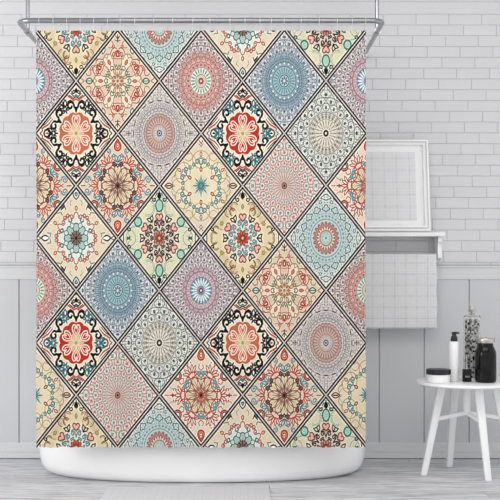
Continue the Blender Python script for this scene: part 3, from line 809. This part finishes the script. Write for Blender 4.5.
for a, b in zip(grid[:-1], grid[1:]):
    for j in range(len(a) - 1): bm.faces.new((a[j], b[j], b[j + 1], a[j + 1]))
tw = mk('towel', bm, M_towel, None, True)
sol = tw.modifiers.new('thickness', 'SOLIDIFY'); sol.thickness = .004; sol.offset = 0
tag(tw, 'white checked towel folded over the bar under the shelf', 'towel')

# ---------------------------------------------------------------- picture frame standing on the shelf
fx1 = X(429.6, 5.66); fx0 = X(214, 5.66); fz0 = zt + .001; fz1 = Z(138.3, 5.68)
fw, fh = fx1 - fx0, fz1 - fz0
fr = thing('picture_frame', 'large white moulded picture frame with pale mount standing on the wall shelf', 'picture frame', ((fx0 + fx1) / 2, 5.64, fz0))
fr.rotation_euler = (-math.atan2(.085, fh), 0, 0)
def moulding(steps, name, m, parent):
    """steps: (inset from outer edge, depth y) profile swept round the rectangle"""
    bm = bmesh.new(); rings = []
    for ins, dep in steps:
        rings.append([bm.verts.new(p) for p in ((-fw / 2 + ins, dep, ins), (fw / 2 - ins, dep, ins), (fw / 2 - ins, dep, fh - ins), (-fw / 2 + ins, dep, fh - ins))])
    for a, b in zip(rings, rings[1:] + rings[:1]):
        for i in range(4): bm.faces.new((a[i], a[(i + 1) % 4], b[(i + 1) % 4], b[i]))
    bmesh.ops.bevel(bm, geom=bm.edges[:], offset=.0012, segments=2, affect='EDGES')
    return mk(name, bm, m, parent, auto=30)
moulding([(0, .0), (0, -.022), (.004, -.028), (.011, -.028), (.0135, -.014), (.0185, -.012), (.021, -.026), (.029, -.024), (.034, -.009), (.034, .0)], 'frame_moulding', M_white, fr)
bm = bmesh.new(); box(bm, -fw / 2 + .03, fw / 2 - .03, -.008, -.004, .03, fh - .03); mk('picture_mount', bm, M_cream, fr)
bm = bmesh.new(); box(bm, -fw / 2 + .070, fw / 2 - .070, -.0105, -.008, .062, fh - .066, .0008, 1); mk('picture_sheet', bm, M_print, fr)
bm = bmesh.new(); box(bm, -fw / 2 + .006, fw / 2 - .006, -.004, .002, .006, fh - .006); mk('backing_board', bm, M_plain, fr)

# ---------------------------------------------------------------- stool
SH = .4605; SC = Vector((X(467.6, 5.32), 5.32, 0))
st = thing('stool', 'round white four-legged stool beside the bathtub, holding the toiletries', 'stool', SC)
bm = bmesh.new(); rs = .252
lathe(bm, [(0, SH - .019), (rs - .022, SH - .019), (rs - .008, SH - .017), (rs - .001, SH - .012), (rs, SH - .007), (rs - .002, SH - .002), (rs - .006, SH), (0, SH)], 96)
mk('seat', bm, M_white, st, auto=40)
tops = [(-.130, -.012), (.030, -.105), (.138, .008), (-.040, .105)]
feet = [(-.226, -.045), (.060, -.185), (.232, .040), (-.058, .175)]
for (tx, ty), (fx, fy) in zip(tops, feet):
    bm = bmesh.new(); beam(bm, (fx, fy, 0), (tx, ty, SH - .0195), .030, .028, .040, .032, .005, Vector((1, 0, 0)) if abs(fx) > .1 else Vector((1, 0, 0)))
    mk('leg', bm, M_whitewood, st, auto=40)
hub = Vector((-.004, -.002, .302))
for (tx, ty), (fx, fy) in zip(tops, feet):
    k = .268 / SH; e = Vector((fx + (tx - fx) * k, fy + (ty - fy) * k, .272))
    bm = bmesh.new(); a = hub; d = (e - a); dn = d.normalized(); side_ = Vector((-dn.y, dn.x, 0)).normalized(); upv = dn.cross(side_).normalized()
    vs = []
    for p in (a, e):
        for q, r_ in ((-1, -1), (1, -1), (1, 1), (-1, 1)): vs.append(bm.verts.new(p + side_ * (q * .009) + upv * (r_ * .009)))
    bm.faces.new(vs[0:4]); bm.faces.new(vs[4:8])
    for i in range(4): j = (i + 1) % 4; bm.faces.new((vs[i], vs[j], vs[4 + j], vs[4 + i]))
    bmesh.ops.recalc_face_normals(bm, faces=bm.faces); bmesh.ops.bevel(bm, geom=bm.edges[:], offset=.003, segments=2, affect='EDGES')
    mk('stretcher', bm, M_whitewood, st, auto=40)
bm = bmesh.new(); lathe(bm, [(0, .29), (.014, .292), (.017, .30), (.018, SH - .02), (0, SH - .02)], 24, hub.x, hub.y); mk('centre_post', bm, M_whitewood, st, auto=40)

# ---------------------------------------------------------------- toiletries on the stool
def on_stool(px, Y): return (X(px, Y), Y, SH + .0005)
def pxr(w, Y): return w / 2 / F * Y

Y_ = 5.23; t = thing('cosmetic_jar', 'low white cosmetic jar with a black lid at the left of the stool', 'jar', on_stool(438.5, Y_))
r = pxr(22.4, Y_)
bm = bmesh.new(); lathe(bm, [(0, 0), (r - .006, 0), (r - .002, .003), (r, .008), (r, .041), (0, .041)], 48); mk('jar_body', bm, M_cream, t, auto=40)
bm = bmesh.new(); lathe(bm, [(0, .041), (r + .004, .041), (r + .005, .043), (r + .005, .0635), (r + .002, .066), (0, .066)], 48); mk('lid', bm, M_black, t, auto=40)

Y_ = 5.30; t = thing('pump_bottle', 'slim white pump bottle with a black dispenser head', 'bottle', on_stool(454.1, Y_)); r = pxr(9.6, Y_); h = .196
bm = bmesh.new(); lathe(bm, [(0, 0), (r - .003, 0), (r, .004), (r, h - .004), (r - .003, h), (.010, h + .001), (0, h + .001)], 40); mk('bottle_body', bm, M_cream, t, auto=40)
bm = bmesh.new(); lathe(bm, [(0, h + .001), (.0165, h + .001), (.017, h + .004), (.0165, h + .016), (.013, h + .026), (.010, h + .030), (.010, h + .036), (0, h + .036)], 32); mk('collar', bm, M_black, t, auto=40)
bm = bmesh.new(); lathe(bm, [(0, h + .036), (.011, h + .036), (.013, h + .040), (.012, h + .046), (0, h + .047)], 32)
tube(bm, [(0, 0, h + .042), (.014, -.010, h + .043), (.022, -.016, h + .041)], [.006, .005, .0042], 12); mk('pump_head', bm, M_black, t, auto=40)

Y_ = 5.27; t = thing('perfume_bottle', 'small square black bottle with thin silver neck between pump bottle and dark jar', 'bottle', on_stool(466.8, Y_))
w = pxr(8.6, Y_)
bm = bmesh.new(); box(bm, -w, w, -.014, .014, 0, .062, .003, 3); mk('bottle_body', bm, M_dark, t, auto=40)
bm = bmesh.new(); lathe(bm, [(0, .062), (.008, .062), (.008, .066), (.0055, .068), (.0045, .100), (.0055, .104), (.005, .132), (0, .133)], 20); mk('neck', bm, M_lid, t, auto=40)
bm = bmesh.new(); box(bm, -.011, .011, -.0149, -.0140, .022, .030); mk('bottle_label', bm, mat('grey_print', (130, 130, 132), .5, noise=(30, .1)), t)

Y_ = 5.40; t = thing('tall_glass_bottle', 'tall clear glass bottle filled with black and white pebbles, silver stopper', 'bottle', on_stool(472.2, Y_)); r = pxr(17.0, Y_); h = .324
bm = bmesh.new()
out = [(0, .0), (r - .004, 0), (r, .005), (r, h - .012), (r - .006, h - .003), (.017, h + .002), (.013, h + .008), (.013, h + .016)]
inn = [(.010, h + .016), (.010, h + .004), (r - .010, h - .008), (r - .0035, h - .016), (r - .0035, .010), (r - .008, .006), (0, .006)]
lathe(bm, out + inn, 40); mk('bottle_glass', bm, M_glass, t, auto=40)
bm = bmesh.new(); lathe(bm, [(0, h + .004), (.009, h + .004), (.009, h + .016), (.0165, h + .017), (.018, h + .020), (.018, h + .038), (.016, h + .041), (0, h + .041)], 32); mk('stopper', bm, M_lid, t, auto=40)
bm = bmesh.new(); rg = random.Random(9); ri = r - .0115; zz = .014
base = bmesh.new(); bmesh.ops.create_icosphere(base, subdivisions=1, radius=1); bv = [v.co.copy() for v in base.verts]; bf = [[v.index for v in f.verts] for f in base.faces]; base.free()
while zz < h - .018:
    nn = 9
    off = rg.random() * 6
    for lay, (rad, cnt) in enumerate(((ri, 11), (ri * .52, 5))):
        for k in range(cnt):
            a = off + math.tau * k / cnt + rg.uniform(-.12, .12)
            c_ = Vector((rad * math.cos(a), rad * math.sin(a), zz + rg.uniform(-.0025, .0025))); s3 = [rg.uniform(.0052, .0074) for _ in range(3)]
            q = Matrix.Rotation(rg.uniform(0, 6), 3, 'Z') @ Matrix.Rotation(rg.uniform(0, 3), 3, 'X')
            vv = [bm.verts.new(c_ + q @ Vector((p.x * s3[0], p.y * s3[1], p.z * s3[2]))) for p in bv]
            for f in bf: bm.faces.new([vv[i] for i in f])
    zz += .0098
pb = mk('pebble_fill', bm, M_pebble, t, True); pb['kind'] = 'stuff'

Y_ = 5.25; t = thing('mason_jar', 'wide dark glass jar with a brushed metal screw lid at the right', 'jar', on_stool(485.6, Y_)); r = pxr(21.2, Y_); h = .193
bm = bmesh.new(); lathe(bm, [(0, 0), (r - .008, 0), (r - .002, .004), (r, .012), (r, .136), (r - .002, .150), (r - .008, .165), (r - .015, .177), (r - .016, h), (0, h)], 64); mk('jar_body', bm, M_dark, t, auto=50)
bm = bmesh.new(); rl = r - .0095
n = 72; pr = [(0, h), (rl, h), (rl, h + .004), (rl + .001, h + .006), (rl + .001, h + .019), (rl - .002, h + .0225), (rl - .006, h + .0225), (rl - .008, h + .021), (0, h + .021)]
lathe(bm, pr, n)
for i, v in enumerate(bm.verts):
    if abs(math.hypot(v.co.x, v.co.y) - rl - .001) < 1e-5: 
        k = 1 - (.0009 / rl if round(math.atan2(v.co.y, v.co.x) / math.tau * n) % 2 else 0); v.co.x *= k; v.co.y *= k
mk('screw_lid', bm, M_lid, t, auto=40)
